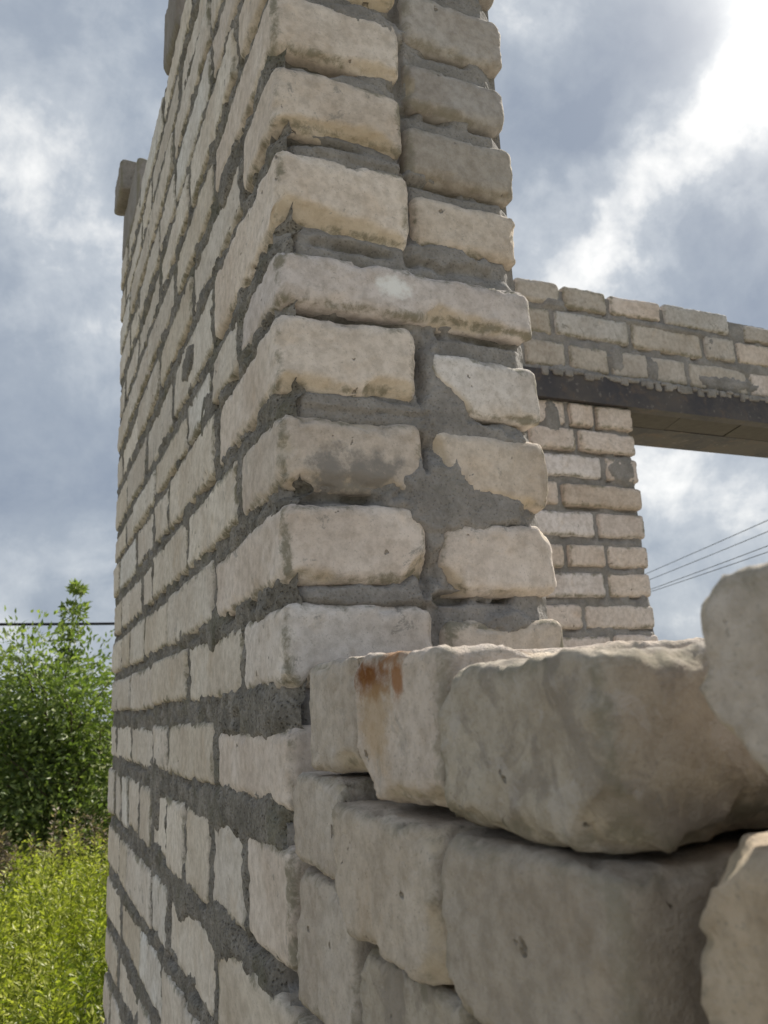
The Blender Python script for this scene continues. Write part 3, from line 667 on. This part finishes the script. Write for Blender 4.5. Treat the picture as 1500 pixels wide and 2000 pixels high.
# ------------------------------------------------------------------ plants behind the house
def mat_leaf(name, c0, c1, c2):
    mt = bpy.data.materials.new(name); mt.use_nodes = True; t = NT(mt.node_tree); t.n.clear()
    out = t.node('ShaderNodeOutputMaterial')
    at = t.node('ShaderNodeAttribute'); at.attribute_name = 'shade'
    c = t.ramp(at.outputs['Fac'], [(0.0, c0), (0.5, c1), (1.0, c2)])
    b = t.node('ShaderNodeBsdfPrincipled'); t.l.new(c, b.inputs['Base Color']); b.inputs['Roughness'].default_value = 0.45; b.inputs['Specular IOR Level'].default_value = 0.4
    tr = t.node('ShaderNodeBsdfTranslucent'); t.l.new(t.mix(1.0, c, (1.1, 1.25, 0.5), 'MULTIPLY'), tr.inputs[0])
    mx = t.node('ShaderNodeMixShader'); mx.inputs[0].default_value = 0.42
    t.l.new(b.outputs[0], mx.inputs[1]); t.l.new(tr.outputs[0], mx.inputs[2]); t.l.new(mx.outputs[0], out.inputs[0])
    return mt
def leaves(cent, dirs, length, width, rng, shade):
    """one folded leaf of four faces per centre"""
    n = len(cent); dirs = dirs / np.linalg.norm(dirs, axis=1, keepdims=True)
    rv = rng.normal(size=(n, 3)); side = np.cross(dirs, rv); side /= np.linalg.norm(side, axis=1, keepdims=True)
    up = np.cross(side, dirs)
    l = length[:, None]; wd = width[:, None]
    V = np.stack([cent, cent + dirs * l * 0.45 + side * wd * 0.5 + up * wd * 0.12, cent + dirs * l - up * l * 0.12, cent + dirs * l * 0.45 - side * wd * 0.5 + up * wd * 0.12, cent + dirs * l * 0.45], 1).reshape(-1, 3)
    b = (np.arange(n) * 5)[:, None]
    Fc = np.concatenate([b + np.array([[0, 1, 4]]), b + np.array([[1, 2, 4]]), b + np.array([[2, 3, 4]]), b + np.array([[3, 0, 4]])], 0)
    return V, Fc, np.repeat(shade, 5)
def mat_bark():
    mt, t, b = new_mat('bark'); tc = t.node('ShaderNodeTexCoord')
    t.l.new(t.mix(t.noise(tc.outputs['Object'], 30, 4, 0.6), (0.07, 0.055, 0.04), (0.15, 0.125, 0.095)), b.inputs['Base Color']); b.inputs['Roughness'].default_value = 0.9
    return mt
M_BARK = mat_bark()
M_LF = mat_leaf('tree_leaf', (0.07, 0.105, 0.034), (0.15, 0.20, 0.06), (0.32, 0.37, 0.15))
M_WEED = mat_leaf('weed_leaf', (0.10, 0.135, 0.022), (0.29, 0.32, 0.045), (0.50, 0.50, 0.13))
M_DRY = mat_leaf('dry_flower', (0.20, 0.15, 0.13), (0.33, 0.25, 0.215), (0.46, 0.36, 0.32))
def tree(x, y, h, rad, nl, seed, label, spire=None):
    rng = np.random.default_rng(seed)
    root = link('leafy_tree', None, label=label, cat='tree', group='small trees behind the house'); root.location = (x, y, GZ - 0.02)
    tubes = []; tips = []
    trunk = [np.array((0, 0, 0.0))]
    for k in range(1, 8): trunk.append(np.array((rng.normal(0, 0.03) * k, rng.normal(0, 0.03) * k, h * 0.72 * k / 7)))
    tubes.append(tube_np(trunk, [0.05 * (1 - 0.11 * k) for k in range(8)], 7))
    nb = 34
    for i in range(nb):
        t = 0.08 + 0.92 * i / nb; base = trunk[0] + (trunk[-1] - trunk[0]) * t
        an = i * 2.4 + rng.normal(0, 0.4); env = math.sqrt(max(0.05, 1 - ((t - 0.42) / 0.72) ** 2))
        ln = rad * env * rng.uniform(0.75, 1.12)
        d = np.array((math.cos(an), math.sin(an), 0.30 + 0.75 * t + rng.normal(0, 0.12)))
        pts = [base]
        for s in range(1, 5): pts.append(base + d * ln * s / 4 + np.array((0, 0, 0.06 * s * s / 16)) + rng.normal(0, 0.025, 3) * s / 2)
        tubes.append(tube_np(pts, [0.016, 0.012, 0.009, 0.006, 0.003], 5))
        tips += [(q, d, 0.17 + 0.05 * s) for s, q in enumerate(pts[1:])]
    if spire:
        q = trunk[-1]; pts = [q + (np.array(spire) - q) * s / 6 for s in range(7)]
        tubes.append(tube_np(pts, [0.012, 0.01, 0.009, 0.007, 0.005, 0.004, 0.002], 5)); tips += [(p_, np.array((0, 0, 1.0)), 0.10 - 0.013 * i) for i, p_ in enumerate(pts[2:])]
    per = nl // len(tips); C, Dr, Sh = [], [], []
    for q, d, sp_ in tips:
        loc = q + np.clip(rng.normal(0, 1, (per, 3)), -1.5, 1.5) * sp_ * np.array((1, 1, 0.8)) * rng.uniform(0.5, 1.1)
        C.append(loc); Dr.append((loc - q) * 1.5 + d * 0.12 + rng.normal(0, 0.10, (per, 3)) - np.array((0, 0, 0.08)))
        Sh.append(np.clip(rng.uniform(0.15, 0.8) + rng.normal(0, 0.18, per), 0, 1))
    C = np.vstack(C); Dr = np.vstack(Dr); Sh = np.concatenate(Sh)
    V, Fc, sv = leaves(C, Dr, rng.uniform(0.04, 0.085, len(C)), rng.uniform(0.016, 0.036, len(C)), rng, Sh)
    me = mesh_np('crown', V, Fc, False, {'shade': sv}); me.materials.append(M_LF); link('crown', me, root)
    me = mesh_np('trunk', *joinm(tubes)); me.materials.append(M_BARK); link('trunk', me, root)
    return root
H0 = -GZ
tree(0.30, 7.1, 1.90, 0.80, 20000, 1, 'leafy green tree with a thin spire of new growth above the brick wall edge', spire=(-0.05, 0.0, 2.58))
tree(-0.55, 7.7, 1.98, 0.82, 16000, 2, 'round-topped dark green tree standing beside the spired tree, away from the house')
tree(1.45, 7.9, 1.95, 0.85, 6000, 3, 'leafy tree standing behind the house on the inner side of the spired tree')
tree(-2.3, 8.4, 2.4, 0.95, 6000, 4, 'loose leafy tree farthest from the house at the end of the row')

# weeds: a dense bed of feathery stems, with a brown strip of dried flower heads in front of the trees
def weeds(name, label, x0, x1, y0, y1, n, hmin, hmax, mat, seed, nl=34, ls=(0.035, 0.075), head=False, dens=None):
    rng = np.random.default_rng(seed)
    C, Dr, Sh, Ls, tubes = [], [], [], [], []
    for i in range(n):
        bx, by = rng.uniform(x0, x1), rng.uniform(y0, y1)
        cl_ = 0.5 + 0.5 * math.sin(bx * 5.3 + by * 2.1 + 1) * math.sin(by * 3.7 - bx * 1.3); hh = rng.uniform(hmin, hmax) * (0.62 + 0.50 * cl_)
        lean = rng.normal(0, 0.09, 2); base = np.array((bx, by, GZ - 0.02)); top = base + np.array((lean[0], lean[1], hh))
        mid = (base + top) / 2 + np.append(rng.normal(0, 0.02, 2), 0)
        tubes.append(tube_np([base, mid, top], [0.004, 0.003, 0.0015], 3))
        t = rng.uniform(0.25 if not head else 0.72, 1.02, nl); pos = base + (top - base) * t[:, None]
        an = rng.uniform(0, 2 * math.pi, nl); d = np.stack([np.cos(an), np.sin(an), rng.uniform(0.2, 1.1, nl)], 1)
        reach = rng.uniform(0.0, 0.09, nl) * (1.25 - t) * (1 if not head else 0.6)
        C.append(pos + d * reach[:, None]); Dr.append(d); Sh.append(np.clip(0.05 + 0.70 * cl_ + rng.uniform(-0.2, 0.3) + rng.normal(0, 0.2, nl) , 0, 1)); Ls.append(rng.uniform(*ls, nl))
    C = np.vstack(C); Dr = np.vstack(Dr); Sh = np.concatenate(Sh); Ls = np.concatenate(Ls)
    V, Fc, sv = leaves(C, Dr, Ls, Ls * rng.uniform(0.22, 0.42, len(Ls)), rng, Sh)
    Vt, Ft = joinm(tubes); Ft3 = np.vstack([Ft[:, :3], Ft[:, [0, 2, 3]]])
    V2, F2 = joinm([(V, Fc), (Vt, Ft3)])
    me = mesh_np(name, V2, F2, False, {'shade': np.concatenate([sv, np.full(len(Vt), 0.3)])}); me.materials.append(mat)
    link(name, me, None, None, label, 'weeds', None, 'stuff')
weeds('weeds', 'bright yellow-green feathery weeds growing behind the house', -1.6, 1.5, 2.3, 5.6, 1700, 0.42, 0.78, M_WEED, 21, 105, (0.014, 0.040))
weeds('dry_weeds', 'brownish dried flower stems in front of the trees', -1.8, 1.6, 5.7, 6.4, 280, 0.66, 0.90, M_DRY, 22, 26, (0.02, 0.045), True)

# ------------------------------------------------------------------ overhead cables
def mat_plain(name, c, r=0.6):
    mt, t, b = new_mat(name); tc = t.node('ShaderNodeTexCoord')
    t.l.new(t.mix(t.noise(tc.outputs['Object'], 8, 3, 0.6), c, tuple(q * 0.7 for q in c)), b.inputs['Base Color']); b.inputs['Roughness'].default_value = r
    return mt
M_CABLE = mat_plain('black_cable', (0.02, 0.02, 0.024)); M_WOOD = mat_plain('grey_pole_wood', (0.16, 0.14, 0.12), 0.9); M_LINE = mat_plain('bare_line_wire', (0.10, 0.095, 0.09))
def post(x, y, h, label):
    r_ = link('utility_pole', None, label=label, cat='pole'); r_.location = (x, y, GZ - 0.1)
    me = mesh_np('post', *tube_np([(0, 0, 0), (0, 0, h * 0.5), (0, 0, h)], [0.10, 0.09, 0.075], 12)); me.materials.append(M_WOOD); link('post', me, r_)
    me = mesh_np('cross_arm', *box_np(-0.6, 0.6, 0.085, 0.165, h - 0.55, h - 0.45), False); me.materials.append(M_WOOD); link('cross_arm', me, r_)
    for dx in (-0.52, -0.2, 0.2, 0.52):
        me = mesh_np('insulator', *tube_np([(dx, 0.125, h - 0.45), (dx, 0.125, h - 0.38), (dx, 0.125, h - 0.33)], [0.02, 0.035, 0.015], 8)); me.materials.append(mat_plain('brown_glaze', (0.12, 0.05, 0.03), 0.2)); link('insulator', me, r_)
    return r_
# black cable along the back of the plot
ya = 9.6; tt = (ya - CAM[1])
def cab(px, py): d = ray(px, py); return CAM + d * (ya - CAM[1]) / d[1]
c0, c1 = cab(0, 1220), cab(215, 1218); mzz = (c0[2] + c1[2]) / 2
pts = [(xx, ya + 0.0, mzz + 0.0022 * ((xx - 0.3) ** 2)) for xx in np.linspace(-11, 4.4, 45)]
me = mesh_np('overhead_cable', *tube_np(pts, 0.0165, 6)); me.materials.append(M_CABLE)
link('overhead_cable', me, None, None, 'thick black cable strung behind the spire of the tree', 'cable')
for xx in (-11, 11):
    pass
post(-11, ya - 0.125, mzz + 0.0022 * 11.3 ** 2 - GZ + 0.45, 'wooden utility pole holding the far end of the black cable, trees side')
post(4.4, ya - 0.125, mzz + 0.0022 * 4.1 ** 2 - GZ + 0.45, 'wooden utility pole holding the black cable, house side')
# four line wires running away behind the cross wall doorway
names = ['uppermost', 'second highest', 'second lowest', 'lowest']
for i, (ya_, yb_) in enumerate([(1015, 1112), (1037, 1127), (1065, 1147), (1077, 1152)]):
    hgt_ = [4.6, 4.28, 3.86, 3.69][i]
    d0, d1 = ray(1500, ya_), ray(1280, yb_)
    p0 = CAM + d0 * hgt_ / d0[2]; p1 = CAM + d1 * hgt_ / d1[2]
    dirv = p1 - p0; pts = []
    for s in np.linspace(-1.6, 5.0, 34):
        q = p0 + dirv * s; pts.append((q[0], q[1], q[2] + 0.10 * (s - 0.5) ** 2 * 0.25 - 0.02))
    me = mesh_np('overhead_wire', *tube_np(pts, 0.011, 5)); me.materials.append(M_LINE)
    link('overhead_wire', me, None, None, names[i] + ' of the four thin power lines seen through the doorway', 'wire', 'power lines')

SC.render.engine = 'CYCLES'
SC.cycles.max_bounces = 8; SC.cycles.diffuse_bounces = 5
